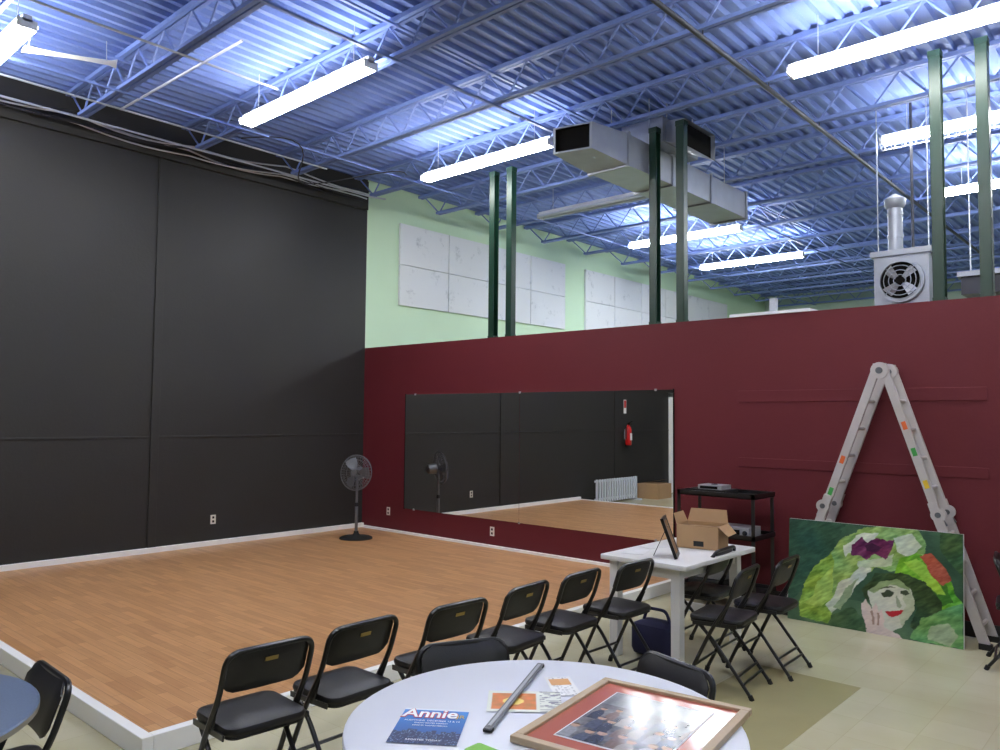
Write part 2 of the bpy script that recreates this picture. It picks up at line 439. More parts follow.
o.add([tuple(p+n_*0.05) for p in qi],[(0,1,2,3)],M_dark)  # near-black sheet across the mouth paints in the duct's inner shade
for i in range(4):
    a_=qi[i]; b_=qi[(i+1)%4]; o.add([a_,b_,b_+n_*0.05,a_+n_*0.05],[(0,1,2,3)],M_dark)
for x in (dx0,dx1):
    for y in (7.45,9.3): o.tube([(x,y,dz1),(x,y,ZD-0.01)],0.006,M_conduit,n=5)
o.obj("hvac_duct")
o=MB()
o.box((-4.90,7.54,4.83),(-4.36,8.36,5.12),M_galv)
o.box((-4.92,7.9,4.825),(-4.34,7.94,5.14),M_galv)
vs=[(-4.36,7.6,4.85),(-4.36,8.2,4.85),(-4.36,8.2,5.08),(-4.36,7.6,5.08),(-4.10,7.56,4.74),(-4.10,8.28,4.74),(-4.10,8.28,5.04),(-4.10,7.56,5.04)]
o.add(vs,[(0,1,5,4),(1,2,6,5),(2,3,7,6),(3,0,4,7)],M_galv); o.add([(-4.14,7.59,4.77),(-4.14,8.25,4.77),(-4.14,8.25,5.02),(-4.14,7.59,5.02)],[(0,1,2,3)],M_dark)  # dark sheet in the flared vent stands in for its shaded inside
for y in (7.7,8.3): o.tube([(-4.4,y,5.12),(-4.4,y,ZD-0.01)],0.006,M_conduit,n=5)
o.obj("hvac_plenum_box")

# ------------------------------------------------------------------ unit heater
o=MB()
hx,hy,hz=-2.33,9.0,3.27
o.box((hx-0.27,hy,hz-0.33),(hx+0.27,hy+0.5,hz+0.30),M_galv)
o.box((hx-0.30,hy-0.03,hz+0.25),(hx+0.30,hy+0.53,hz+0.31),M_galv)
o.lathe([(0.235,0),(0.235,-0.05),(0.20,-0.05),(0.20,-0.005)],M_galv,c=(hx,hy,hz-0.03),axis='y',n=32)
o.lathe([(0.2,-0.008),(0.2,-0.006)],M_dark,c=(hx,hy,hz-0.03),axis='y',n=32)
for r_ in (0.06,0.11,0.16,0.2):
    o.tube([(hx+r_*math.cos(t),hy-0.055,hz-0.03+r_*math.sin(t)) for t in [2*math.pi*i/28 for i in range(28)]],0.005,M_galv,n=5,closed=True)
for k in range(4):
    t=math.pi/4+k*math.pi/2; 
    c=Vector((hx,hy-0.03,hz-0.03)); d=Vector((math.cos(t),0,math.sin(t))); e=Vector((-math.sin(t),0.5,math.cos(t)))
    o.add([c+d*0.03-e*0.02,c+d*0.03+e*0.02,c+d*0.18+e*0.06,c+d*0.18-e*0.06],[(0,1,2,3)],M_silver)
    o.beam(c+Vector((0,-0.025,0)),c+Vector((0,-0.025,0))+d*0.22,0.008,0.008,M_galv)
o.lathe([(0.045,-0.06),(0.045,0)],M_dark,c=(hx,hy,hz-0.03),axis='y',n=16)
o.tube([(hx-0.10,hy+0.2,hz+0.3),(hx-0.10,hy+0.2,4.12)],0.075,M_galv,n=16)
o.lathe([(0.085,4.08),(0.11,4.12),(0.11,4.18),(0.02,4.24)],M_galv,c=(hx-0.10,hy+0.2,0),n=20)
for z in (3.75,4.0): o.lathe([(0.082,0),(0.082,0.03)],M_galv,c=(hx-0.10,hy+0.2,z),n=16)
for dx in (-0.25,0.25): o.tube([(hx+dx,hy+0.1,hz+0.3),(hx+dx,hy+0.1,ZD-0.01)],0.007,M_conduit,n=5)
o.tube([(hx+0.05,hy+0.3,hz+0.3),(hx+0.05,hy+0.3,ZD-0.01)],0.015,M_pipe,n=8)
o.obj("unit_heater")
o=MB(); o.box((-1.75,8.9,3.02),(-1.1,9.4,3.22),M_pipe); o.box((-1.78,8.87,3.20),(-1.07,9.43,3.25),M_galv)
for dx in (-1.7,-1.15): o.tube([(dx,9.1,3.25),(dx,9.1,ZD-0.01)],0.007,M_conduit,n=5)
o.obj("suspended_duct_box")

# ------------------------------------------------------------------ stage
XS=-4.02; YS=1.80
o=MB()
o.box((XB+0.05,YS+0.06,0),(XS-0.06,YR-0.05,0.10),M_stage)
o.obj("dance_floor_platform")
simple_box("trim_4",(XB,YS,0),(XS,YS+0.06,0.112),M_white,0.004)
simple_box("trim_5",(XS-0.06,YS+0.06,0),(XS,YR,0.112),M_white,0.004)
simple_box("baseboard_left",(XB+0.001,YS+0.06,0),(XB+0.05,YR,0.16),M_white,0.004)
simple_box("baseboard_right",(XB+0.05,YR-0.05,0),(XS-0.06,YR,0.13),M_white,0.004)
simple_box("baseboard_left_front",(XB,YF,0),(XB+0.02,YS,0.12),M_blackbase,0.003)
o=MB(); o.box((-2.42,2.6,0.0),(-1.70,5.46,0.0015),M_patch); o.obj("trim_6")

# mirror
o=MB()
mx=(-8.40,-6.27,-4.14)
for i in range(2):
    o.box((mx[i]+0.002,YR-0.012,0.45),(mx[i+1]-0.002,YR-0.001,2.055),M_mirror)
for x in (-8.2,-6.27,-4.35):
    for z in (0.45,2.055): o.box((x-0.012,YR-0.016,z-0.012),(x+0.012,YR-0.001,z+0.012),M_silver)
o.box((-8.41,YR-0.014,0.44),(-8.40,YR-0.001,2.065),M_dark); o.box((-4.14,YR-0.014,0.44),(-4.13,YR-0.001,2.065),M_dark)
o.obj("wall_mirror")

def outlet(name,c,axis):
    o=MB(); x,y,z=c
    if axis=='x':
        o.box((x,y-0.035,z-0.057),(x+0.007,y+0.035,z+0.057),M_outlet)
        for dz in (-0.025,0.025): o.box((x+0.007,y-0.014,z+dz-0.014),(x+0.009,y+0.014,z+dz+0.014),M_dark)
    else:
        o.box((x-0.035,y-0.007,z-0.057),(x+0.035,y,z+0.057),M_outlet)
        for dz in (-0.025,0.025): o.box((x-0.014,y-0.009,z+dz-0.014),(x+0.014,y-0.007,z+dz+0.014),M_dark)
    o.obj(name,bevel=0.0015)
outlet("wall_outlet",(XB+0.001,5.0,0.42),'x')
outlet("wall_outlet",(-6.72,YR,0.30),'y')
outlet("wall_outlet",(-8.75,YR,0.38),'y')

# door, sign and extinguisher on the near part of left wall (seen in mirror)
o=MB(); ox=XB+0.001
o.box((ox,-2.75,0),(ox+0.06,-2.65,2.35),M_white); o.box((ox,-1.80,0),(ox+0.06,-1.70,2.35),M_white); o.box((ox,-2.75,2.25),(ox+0.06,-1.70,2.35),M_white)
o.box((ox,-2.65,0.01),(ox+0.03,-1.80,2.25),M_white)
o.box((ox+0.03,-2.55,0.25),(ox+0.036,-1.9,1.0),M_wtable); o.box((ox+0.03,-2.55,1.15),(ox+0.036,-1.9,2.1),M_wtable)
o.ball((ox+0.075,-1.90,1.0),0.03,M_silver,n=8); o.tube([(ox+0.03,-1.90,1.0),(ox+0.075,-1.90,1.0)],0.012,M_silver)
o.obj("door_1",bevel=0.003)
o=MB(); ex,ey=XB+0.09,0.18
o.lathe([(0.055,1.16),(0.07,1.18),(0.07,1.50),(0.055,1.55),(0.028,1.58),(0.028,1.60)],M_redext,c=(ex,ey,0),n=20)
o.box((ex-0.02,ey-0.02,1.60),(ex+0.02,ey+0.02,1.64),M_dark); o.beam((ex,ey,1.64),(ex+0.10,ey,1.68),0.02,0.008,M_dark); o.beam((ex,ey,1.62),(ex+0.09,ey,1.62),0.02,0.008,M_dark)
o.tube(fillet([(ex,ey+0.02,1.62),(ex,ey+0.09,1.60),(ex,ey+0.09,1.3)],0.05),0.01,M_rubber)
o.box((XB,ey-0.03,1.3),(ex-0.06,ey+0.03,1.5),M_silver); o.box((ex-0.071,ey-0.04,1.28),(ex-0.05,ey+0.04,1.3),M_silver)
o.box((ex+0.066,ey-0.035,1.27),(ex+0.073,ey+0.035,1.42),M_paper)
o.obj("fire_extinguisher")
o=MB(); o.box((XB,ey-0.05,1.85),(XB+0.004,ey+0.05,2.15),M_paper); o.box((XB+0.004,ey-0.04,1.97),(XB+0.006,ey+0.04,2.13),M_redext); o.obj("extinguisher_sign")
o=MB()
for k in range(17):
    y=0.15+k*0.09
    o.box((-9.1,y,0.04),(-9.07,y+0.035,0.50),M_fixt)
for z in (0.08,0.44): o.box((-9.13,0.12,z),(-9.10,1.66,z+0.04),M_fixt)
for y in (0.14,1.60):
    o.box((-9.25,y,0.0),(-8.95,y+0.03,0.035),M_fixt); o.box((-9.12,y,0.03),(-9.07,y+0.03,0.5),M_fixt)
o.obj("slatted_folding_gate",bevel=0.002)
o=MB(); o.box((-9.25,-0.75,0),(-8.75,-0.15,0.32),M_card); o.box((-9.26,-0.47,0.32),(-8.74,-0.43,0.323),M_carddark); o.add([(-9.25,-0.75,0.32),(-9.25,-0.46,0.32),(-8.85,-0.5,0.40),(-8.85,-0.75,0.40)],[(0,1,2,3)],M_card)
o.obj("cardboard_box")

# ------------------------------------------------------------------ pedestal fan
o=MB()
o.lathe([(0.22,0),(0.22,0.015),(0.19,0.03),(0.06,0.045),(0.035,0.07),(0.03,0.10)],M_rubber,n=32)
o.tube([(0,0,0.08),(0,0,0.80)],0.016,M_grey,n=12); o.tube([(0,0,0.08),(0,0,0.45)],0.021,M_grey,n=12)
o.lathe([(0.028,0.43),(0.028,0.48)],M_rubber,n=14)
o.X=Matrix.Translation((0,0,0.88))@Matrix.Rotation(math.radians(-6),4,'Y')
o.lathe([(0.03,-0.20),(0.07,-0.17),(0.08,-0.05),(0.05,-0.03)],M_grey,axis='x',n=20)
o.box((-0.06,-0.02,-0.10),(-0.01,0.02,-0.02),M_grey)
R=0.235
for xo,rs in ((0.085,(0.06,0.12,0.18,0.215)),(-0.02,(0.1,0.17,0.21))):
    for r_ in rs:
        xx=xo-(0.02 if xo>0 else -0.015)*(r_/R)**2
        o.tube([(xx,r_*math.cos(t),r_*math.sin(t)) for t in [2*math.pi*i/32 for i in range(32)]],0.0022,M_grey,n=4,closed=True)
o.tube([(0.03,R*math.cos(t),R*math.sin(t)) for t in [2*math.pi*i/40 for i in range(40)]],0.008,M_grey,n=6,closed=True)
for k in range(36):
    t=2*math.pi*k/36; c,s_=math.cos(t),math.sin(t)
    o.tube([(0.088,0.03*c,0.03*s_),(0.080,0.15*c,0.15*s_),(0.062,0.215*c,0.215*s_),(0.03,R*c,R*s_)],0.0018,M_grey,n=4,caps=False)
    o.tube([(-0.03,0.05*c,0.05*s_),(-0.015,0.17*c,0.17*s_),(0.03,R*c,R*s_)],0.0018,M_grey,n=4,caps=False)
o.lathe([(0.045,0.085),(0.04,0.095)],M_grey,axis='x',n=18); o.lathe([(0.035,-0.03),(0.035,0.05)],M_rubber,axis='x',n=16)
for k in range(3):
    t0=2*math.pi*k/3; vs=[];fs=[]
    for i in range(6):
        r_=0.04+0.17*i/5; hw=0.25+0.55*math.sin(math.pi*(0.15+0.7*i/5))
        for j in range(5):
            a=t0+(j/4-0.5)*hw*1.3; vs.append((0.03+(j/4-0.5)*0.05,r_*math.cos(a),r_*math.sin(a)))
    for i in range(5):
        for j in range(4): fs.append((i*5+j,i*5+j+1,i*5+j+6,i*5+j+5))
    o.add(vs,fs,M_grey,True)
o.X=Matrix.Identity(4)
o.obj("pedestal_fan",loc=(-8.50,6.60,0.10),rotz=math.radians(-68))

# ------------------------------------------------------------------ folding chair
def build_chair():
    o=MB(); W=0.20
    side=[(0.22,0.012),(0.03,0.40),(-0.09,0.585),(-0.155,0.765)]
    pts=[(x,-W,z) for x,z in side[:-1]]+[(-0.155,-W,0.778),(-0.155,W,0.778)]+[(x,W,z) for x,z in reversed(side[:-1])]
    o.tube(fillet(pts,0.07,6),0.0125,M_bframe,n=8)
    Wr=0.18
    for s_ in (-1,1):
        o.tube(fillet([(0.13,s_*Wr,0.425),(0.02,s_*Wr,0.32),(-0.22,s_*(Wr+0.01),0.012)],0.05),0.0115,M_bframe,n=8)
        o.tube([(0.22,s_*W,0.0),(0.21,s_*W,0.035)],0.017,M_rubber,n=8); o.tube([(-0.225,s_*(Wr+0.01),0.0),(-0.21,s_*(Wr+0.01),0.03)],0.016,M_rubber,n=8)
        o.beam((0.16,s_*0.195,0.425),(-0.13,s_*0.195,0.435),0.006,0.025,M_bframe)
        o.beam((-0.02,s_*0.195,0.43),(-0.07,s_*0.2,0.545),0.005,0.02,M_bframe)
    o.tube([(-0.135,-Wr,0.127),(-0.135,Wr,0.127)],0.009,M_bframe,n=6)
    o.tube([(-0.168,-Wr,0.085),(-0.168,Wr,0.085)],0.009,M_bframe,n=6)
    o.tube([(0.157,-W,0.145),(0.157,W,0.145)],0.009,M_bframe,n=6)
    o.slab(0.36,0.375,0.042,0.06,0.018,M_vinyl,c=(0.02,0,0.45),crown=0.010)
    o.slab(0.35,0.36,0.012,0.05,0.004,M_bframe,c=(0.02,0,0.427))
    o.warp=lambda p: (p.x-0.35*(p.z-0.67)-0.45*(0.04-p.y*p.y)+0.016,p.y,p.z)
    def grid_pad(m,th,w,h,cx,cz):
        nx,nz=14,7; vs=[];fs=[]
        def P(a,b_,side):
            y=(a-0.5)*w; z=(b_-0.5)*h
            ex=max(0,abs(y)-(w/2-0.06)); 
            zz=z*(1-0.45*(ex/0.06)**2)
            edge=min(1,min(a,1-a)*8,min(b_,1-b_)*5)
            return (cx+side*th*0.5*math.sqrt(max(0.05,edge)),y,cz+zz)
        for sd in (1,-1):
            for j in range(nz+1):
                for i in range(nx+1): vs.append(P(i/nx,j/nz,sd))
        N=(nx+1)*(nz+1)
        for sd in (0,1):
            for j in range(nz):
                for i in range(nx):
                    a=sd*N+j*(nx+1)+i; fs.append((a,a+1,a+nx+2,a+nx+1))
        rim=[i for i in range(nx+1)]+[j*(nx+1)+nx for j in range(1,nz+1)]+[nz*(nx+1)+i for i in range(nx-1,-1,-1)]+[j*(nx+1) for j in range(nz-1,0,-1)]
        for k in range(len(rim)):
            a,b_=rim[k],rim[(k+1)%len(rim)]; fs.append((a,b_,b_+N,a+N))
        o.add(vs,fs,m,True)
    grid_pad(M_vinyl,0.03,0.385,0.19,-0.113,0.687)
    o.box((-0.134,-0.03,0.715),(-0.1315,0.03,0.733),M_gold)
    o.warp=None
    return o
CH=build_chair().obj("folding_chair")
first=[True]
def chair(x,y,ang):
    a=math.radians(ang); d=Vector((math.cos(a),math.sin(a)))
    px=x+d.x*0.165; py=y+d.y*0.165
    if first[0]: o=CH; first[0]=False
    else: o=bpy.data.objects.new("folding_chair",CH.data); COL.objects.link(o)
    o.location=(px,py,0); o.rotation_euler=(0,0,a)
for x,y,a in ((-2.94,1.86,176),(-2.94,2.36,180),(-2.88,2.93,177),(-2.90,3.52,184),(-2.90,4.05,181),(-2.84,4.59,178)): chair(x,y,a)
chair(-2.40,2.44,-25); chair(-1.57,2.84,-107)
chair(-3.24,1.12,-92)
chair(-2.66,5.52,183); chair(-2.20,4.92,186); chair(-2.15,5.46,182)
chair(-1.14,6.66,8)

# ------------------------------------------------------------------ round table
TX,TY=-1.65,2.07
o=MB()
o.lathe([(0.0001,0.705),(0.61,0.705),(0.645,0.71),(0.655,0.725),(0.652,0.740),(0.64,0.747),(0.0001,0.747)],M_tabletop,n=72)
o.lathe([(0.60,0.685),(0.60,0.705)],M_grey,n=48)
for s_ in (-1,1):
    o.tube(fillet([(s_*0.30,-0.30,0.69),(s_*0.34,-0.30,0.012),(s_*0.34,0.30,0.012),(s_*0.30,0.30,0.69)],0.05),0.014,M_grey,n=8)
    o.tube([(s_*0.32,-0.30,0.35),(s_*0.32,0.30,0.35)],0.010,M_grey,n=6)
    o.beam((s_*0.02,0,0.69),(s_*0.32,0,0.36),0.02,0.006,M_grey)
o.obj("round_folding_table",loc=(TX,TY,0),rotz=math.radians(30))
TZ=0.7475

M_flyer=vcol_mat("flyer_print",0.45)
def flyer(u,v):
    if v>0.96: return rgb(225,232,240)
    sky=(14+40*v,62+70*v,130+75*v)
    h=0.34+0.12*noise.noise(Vector((math.floor(u*14)*1.7,0.3,0)))
    if v<h: 
        if noise.noise(Vector((u*60,v*60,2)))>0.35: return rgb(120,150,190)
        return rgb(14,34,80)
    return rgb(*sky)
fm=Matrix.Translation((-1.885,1.775,TZ+0.002))@Matrix.Rotation(math.radians(36),4,'Z')
e=bpy.data.objects.new("theatre_flyer",None); COL.objects.link(e); e.matrix_world=fm
painted("flyer_sheet",0.22,0.285,70,90,flyer,M_flyer,parent=e)
def text(s,size,m,loc,parent,sx=1.0,name="lettering",off=0.0):
    cu=bpy.data.curves.new(name,'FONT'); cu.body=s; cu.size=size; cu.align_x='CENTER'; cu.align_y='CENTER'; cu.extrude=0.0002; cu.offset=off
    t=bpy.data.objects.new(name,cu); COL.objects.link(t); cu.materials.append(m); t.parent=parent; t.location=loc; t.scale=(sx,1.15,1); return t
text("Annie",0.085,M_textr,(-0.014,0.095,0.0010),e,0.92,"lettering_outline",0.0045)
text("Annie",0.085,M_textw,(-0.014,0.095,0.0020),e,0.92,"lettering_title",0.0015)
text("JR",0.032,M_yellow,(0.09,0.078,0.0020),e,1,"lettering_jr")
for i,(s,z) in enumerate((("AUDITIONS  DECEMBER 13 & 14",0.013),("SHOW DATES MARCH",0.011),("BOOK BY THOMAS MEEHAN",0.009))):
    text(s,z,M_textw,(0,0.038-0.02*i,0.0012),e,1,"lettering_line_%d"%(i+1))
text("REGISTER TODAY",0.014,M_textw,(0,-0.115,0.0012),e,1,"lettering_line_4")

def flyer2(u,v):
    if 0.06<u<0.66 and 0.10<v<0.88:
        d=math.hypot(u-0.35,(v-0.5)*0.8)
        if d<0.14: return rgb(240,215,120)
        return rgb(200+30*noise.noise(Vector((u*8,v*8,1))),120,60)
    if noise.noise(Vector((u*6,v*45,5)))>0.12 and u>0.7: return rgb(130,130,140)
    return rgb(222,226,214)
e=bpy.data.objects.new("event_flyer",None); COL.objects.link(e); e.matrix_world=Matrix.Translation((-1.80,2.15,TZ+0.003))@Matrix.Rotation(math.radians(40),4,'Z')
painted("flyer_sheet",0.26,0.20,60,40,flyer2,M_flyer,parent=e)
def flyer3(u,v):
    if 0.55<v<0.9 and 0.1<u<0.9: return rgb(205,150,90)
    if noise.noise(Vector((u*8,v*50,9)))>0.2 and 0.1<u<0.9: return rgb(160,160,165)
    return rgb(232,232,232)
e=bpy.data.objects.new("paper_brochure",None); COL.objects.link(e); e.matrix_world=Matrix.Translation((-1.80,2.37,TZ+0.002))@Matrix.Rotation(math.radians(50),4,'Z')
painted("brochure_sheet",0.10,0.20,30,50,flyer3,M_flyer,parent=e)
o=MB(); o.slab(0.15,0.07,0.003,0.01,0.001,M_gpaper,c=(-1.60,1.75,TZ+0.004)); o.obj("green_leaflet")
o=MB(); p0=Vector((-1.71,1.86,TZ+0.012)); p1=Vector((-2.00,2.49,TZ+0.012)); o.beam(p0,p1,0.026,0.008,M_grey); 
d=(p1-p0).normalized()*0.02
o.beam(p0+d+Vector((0,0,0.005)),p1-d+Vector((0,0,0.005)),0.010,0.003,M_silver); o.beam(p0+Vector((0,0,-0.004)),p0+d*1.2+Vector((0,0,-0.004)),0.03,0.009,M_rubber); o.beam(p1-d*1.2+Vector((0,0,-0.004)),p1+Vector((0,0,-0.004)),0.03,0.009,M_rubber)
o.obj("metal_ruler",bevel=0.001)
# framed picture on table: group photograph
def photo(u,v):
    n=noise.fractal(Vector((u*4,v*4,3)),0.8,2.0,4)
    c=(104+60*n,102+60*n,104+58*n)
    if v>0.72:
        g=noise.noise(Vector((u*10,v*3,8))); c=(138+50*g,140+48*g,142+46*g)
    for row,(vy,sz,off) in enumerate(((0.62,0.055,0.03),(0.42,0.065,0.10),(0.20,0.075,0.0))):
        for i in range(7):
            cx=off+0.06+i*0.15+0.02*math.sin(i*3.3+row*2); hy=vy+0.03*math.sin(i*2.1+row)
            tone=(i*37+row*53)%5
            hw=sz*0.95*(1.0-0.6*max(0,min(1,(v-hy+0.09)/0.06)))
            if abs(u-cx)<hw and hy-0.22<v<hy-sz*0.5:
                c=((62,64,76),(150,150,152),(122,102,94),(82,86,102),(160,152,144))[tone]
            if math.hypot(u-cx,(v-hy)*1.25)<sz*0.62:
                c=(192,156,134) if v<hy+sz*0.2 else ((70,58,50),(106,84,62),(50,46,46))[tone%3]
    k=14*noise.noise(Vector((u*40,v*40,1)))
    return rgb(*[max(5,min(250,a+k)) for a in c])
e=bpy.data.objects.new("framed_picture",None); COL.objects.link(e); e.matrix_world=Matrix.Translation((-1.385,2.22,TZ+0.002))@Matrix.Rotation(math.radians(8),4,'Z')
o=MB(); w,h,b_=0.55,0.66,0.03
o.box((-w/2,-h/2,0),(w/2,-h/2+b_,0.022),M_wood); o.box((-w/2,h/2-b_,0),(w/2,h/2,0.022),M_wood)
o.box((-w/2,-h/2+b_,0),(-w/2+b_,h/2-b_,0.022),M_wood); o.box((w/2-b_,-h/2+b_,0),(w/2,h/2-b_,0.022),M_wood)
o.obj("frame_moulding",parent=e,bevel=0.003)
o=MB(); o.box((-w/2+b_,-h/2+b_,0.004),(w/2-b_,h/2-b_,0.012),M_coral); o.obj("mat_board",parent=e)
o=MB(); o.box((-0.178,-0.230,0.012),(0.178,0.230,0.0132),M_paper); o.obj("inner_mat",parent=e)
M_photo=vcol_mat("photo_print",0.16,0.6)
painted("photo_print",0.345,0.448,130,160,photo,M_photo,parent=e,M=Matrix.Translation((0,0,0.0142)))

# ------------------------------------------------------------------ left foreground table
o=MB()
o.lathe([(0.0001,0.715),(0.53,0.715),(0.545,0.72),(0.545,0.738)],M_rim,n=64)
o.lathe([(0.545,0.738),(0.54,0.744),(0.0001,0.744)],M_ltable,n=64)
o.lathe([(0.04,0.05),(0.035,0.10),(0.035,0.715)],M_bframe,n=20)
for k in range(4):
    a=math.pi/4+k*math.pi/2
    o.tube([(0.02*math.cos(a),0.02*math.sin(a),0.09),(0.36*math.cos(a),0.36*math.sin(a),0.03)],[0.028,0.018],M_bframe,n=8)
    o.lathe([(0.02,0),(0.02,0.03)],M_rubber,c=(0.36*math.cos(a),0.36*math.sin(a),0),n=10)
    o.beam((0.03*math.cos(a),0.03*math.sin(a),0.70),(0.4*math.cos(a),0.4*math.sin(a),0.70),0.03,0.03,M_bframe)
o.obj("round_cafe_table",loc=(-3.26,0.50,0))

# ------------------------------------------------------------------ white table
o=MB(); x0,x1,y0,y1=-3.35,-2.64,4.86,5.99
o.slab(x1-x0,y1-y0,0.035,0.02,0.004,M_wtable,c=((x0+x1)/2,(y0+y1)/2,0.7225))
for (lx,ly) in ((x0+0.08,y0+0.10),(x1-0.12,y0+0.10),(x0+0.08,y1-0.12),(x1-0.12,y1-0.12)):
    o.box((lx-0.035,ly-0.035,0),(lx+0.035,ly+0.035,0.705),M_wtable)
for ly in (y0+0.10,y1-0.12):
    o.box((x0+0.08,ly-0.015,0.62),(x1-0.12,ly+0.015,0.705),M_wtable)
o.box((x0+0.08,y1-0.135,0.18),(x1-0.12,y1-0.105,0.25),M_wtable)
for lx in (x0+0.08,x1-0.12): o.box((lx-0.015,y0+0.10,0.62),(lx+0.015,y1-0.12,0.705),M_wtable)
o.obj("white_work_table",bevel=0.003)
WZ=0.742
def flaps_box(name,loc,ang,bw,bd,bh):
    o=MB(); o.X=Matrix.Translation(loc)@Matrix.Rotation(math.radians(ang),4,'Z')
    o.box((-bw,-bd,0),(bw,-bd+0.005,bh),M_card); o.box((-bw,bd-0.005,0),(bw,bd,bh),M_card); o.box((-bw,-bd,0),(-bw+0.005,bd,bh),M_card); o.box((bw-0.005,-bd,0),(bw,bd,bh),M_card); o.box((-bw,-bd,0),(bw,bd,0.006),M_card)
    o.box((-bw+0.01,-bd+0.01,0.02),(bw-0.01,bd-0.01,bh-0.03),M_carddark)
    o.add([(-bw,bd,bh),(bw,bd,bh),(bw-0.02,bd+0.03,bh+0.10),(-bw+0.02,bd+0.03,bh+0.10)],[(0,1,2,3)],M_card)
    o.add([(-bw,-bd,bh),(-bw,bd,bh),(-bw-0.03,bd-0.02,bh+0.08),(-bw-0.03,-bd+0.02,bh+0.08)],[(0,1,2,3)],M_card)
    o.add([(bw,-bd,bh),(bw,bd,bh),(bw+0.07,bd-0.02,bh-0.07),(bw+0.07,-bd+0.02,bh-0.07)],[(0,1,2,3)],M_card)
    o.box((-0.03,-bd-0.001,0.02),(0.05,-bd,0.06),M_rubber)
    o.X=Matrix.Identity(4); return o.obj(name)
flaps_box("cardboard_box",(-2.95,5.70,WZ),10,0.165,0.135,0.18)
o=MB(); o.X=Matrix.Translation((-2.86,5.14,WZ+0.004))@Matrix.Rotation(math.radians(205),4,'Z')
A=Matrix.Rotation(math.radians(20),4,'Y'); X0=o.X.copy(); o.X=X0@A
o.box((-0.006,-0.11,0),(0.006,0.11,0.30),M_carddark)
for a_,b2 in (((-0.01,-0.12,0),(0.012,-0.095,0.30)),((-0.01,0.095,0),(0.012,0.12,0.30)),((-0.01,-0.12,0),(0.012,0.12,0.025)),((-0.01,-0.12,0.275),(0.012,0.12,0.30))): o.box(a_,b2,M_bframe)
o.X=X0
o.beam((0.07,0,0.22),(0.17,0,0.0),0.05,0.004,M_bframe)
o.X=Matrix.Identity(4); o.obj("tabletop_picture_frame")
o=MB()
for (px,py,a,w,h) in ((-3.20,5.12,20,0.17,0.24),(-3.22,5.40,-15,0.13,0.18)):
    o.X=Matrix.Translation((px,py,WZ+0.002))@Matrix.Rotation(math.radians(a),4,'Z'); o.slab(w,h,0.002,0.004,0.0005,M_paper)
o.X=Matrix.Identity(4); o.obj("loose_papers")
o=MB(); 
o.slab(0.34,0.24,0.24,0.06,0.05,M_bluebag,c=(-3.05,5.17,0.12),crown=0.015)
o.tube(fillet([(-3.16,5.17,0.24),(-3.13,5.17,0.33),(-2.97,5.17,0.33),(-2.94,5.17,0.24)],0.06),0.012,M_bluebag,n=6)
o.obj("navy_duffel_bag")

# ------------------------------------------------------------------ av cart
o=MB(); x0,x1,y0,y1=-3.74,-2.97,6.72,7.17
for z in (0.16,0.66,1.03):
    o.box((x0,y0,z),(x1,y1,z+0.012),M_bframe)
    for a_,b2 in (((x0,y0,z),(x1,y0+0.01,z+0.045)),((x0,y1-0.01,z),(x1,y1,z+0.045)),((x0,y0,z),(x0+0.01,y1,z+0.045)),((x1-0.01,y0,z),(x1,y1,z+0.045))): o.box(a_,b2,M_bframe)
for x in (x0,x1-0.035):
    for y in (y0,y1-0.035):
        o.box((x,y,0.09),(x+0.035,y+0.004,1.075),M_bframe); o.box((x,y,0.09),(x+0.004,y+0.035,1.075),M_bframe)
        o.lathe([(0.04,-0.012),(0.04,0.012)],M_rubber,c=(x+0.018,y+0.018,0.045),axis='y',n=18); o.box((x+0.003,y+0.003,0.05),(x+0.033,y+0.033,0.10),M_grey)
o.obj("black_av_cart",bevel=0.0015)
o=MB(); o.box((-3.66,6.80,1.0425),(-3.29,7.08,1.085),M_rubber); o.box((-3.58,6.83,1.085),(-3.34,7.03,1.125),M_silver); o.box((-3.56,6.828,1.09),(-3.38,6.83,1.115),M_dark); o.lathe([(0.03,1.125),(0.03,1.131)],M_rubber,c=(-3.46,6.93,0),n=16)
o.obj("media_player",bevel=0.003)
o=MB(); o.box((-3.40,6.80,0.6725),(-3.06,7.05,0.76),M_silver); o.box((-3.38,6.797,0.69),(-3.15,6.80,0.74),M_dark); o.lathe([(0.022,-0.012),(0.022,0)],M_rubber,c=(-3.10,6.8,0.715),axis='y',n=16); o.obj("stereo_receiver",bevel=0.004)
o=MB(); 
for k in range(2): o.box((-3.66,6.78,0.1725+0.09*k),(-3.30,7.08,0.255+0.09*k),M_rubber if k==0 else M_grey)
o.obj("equipment_case",bevel=0.006)

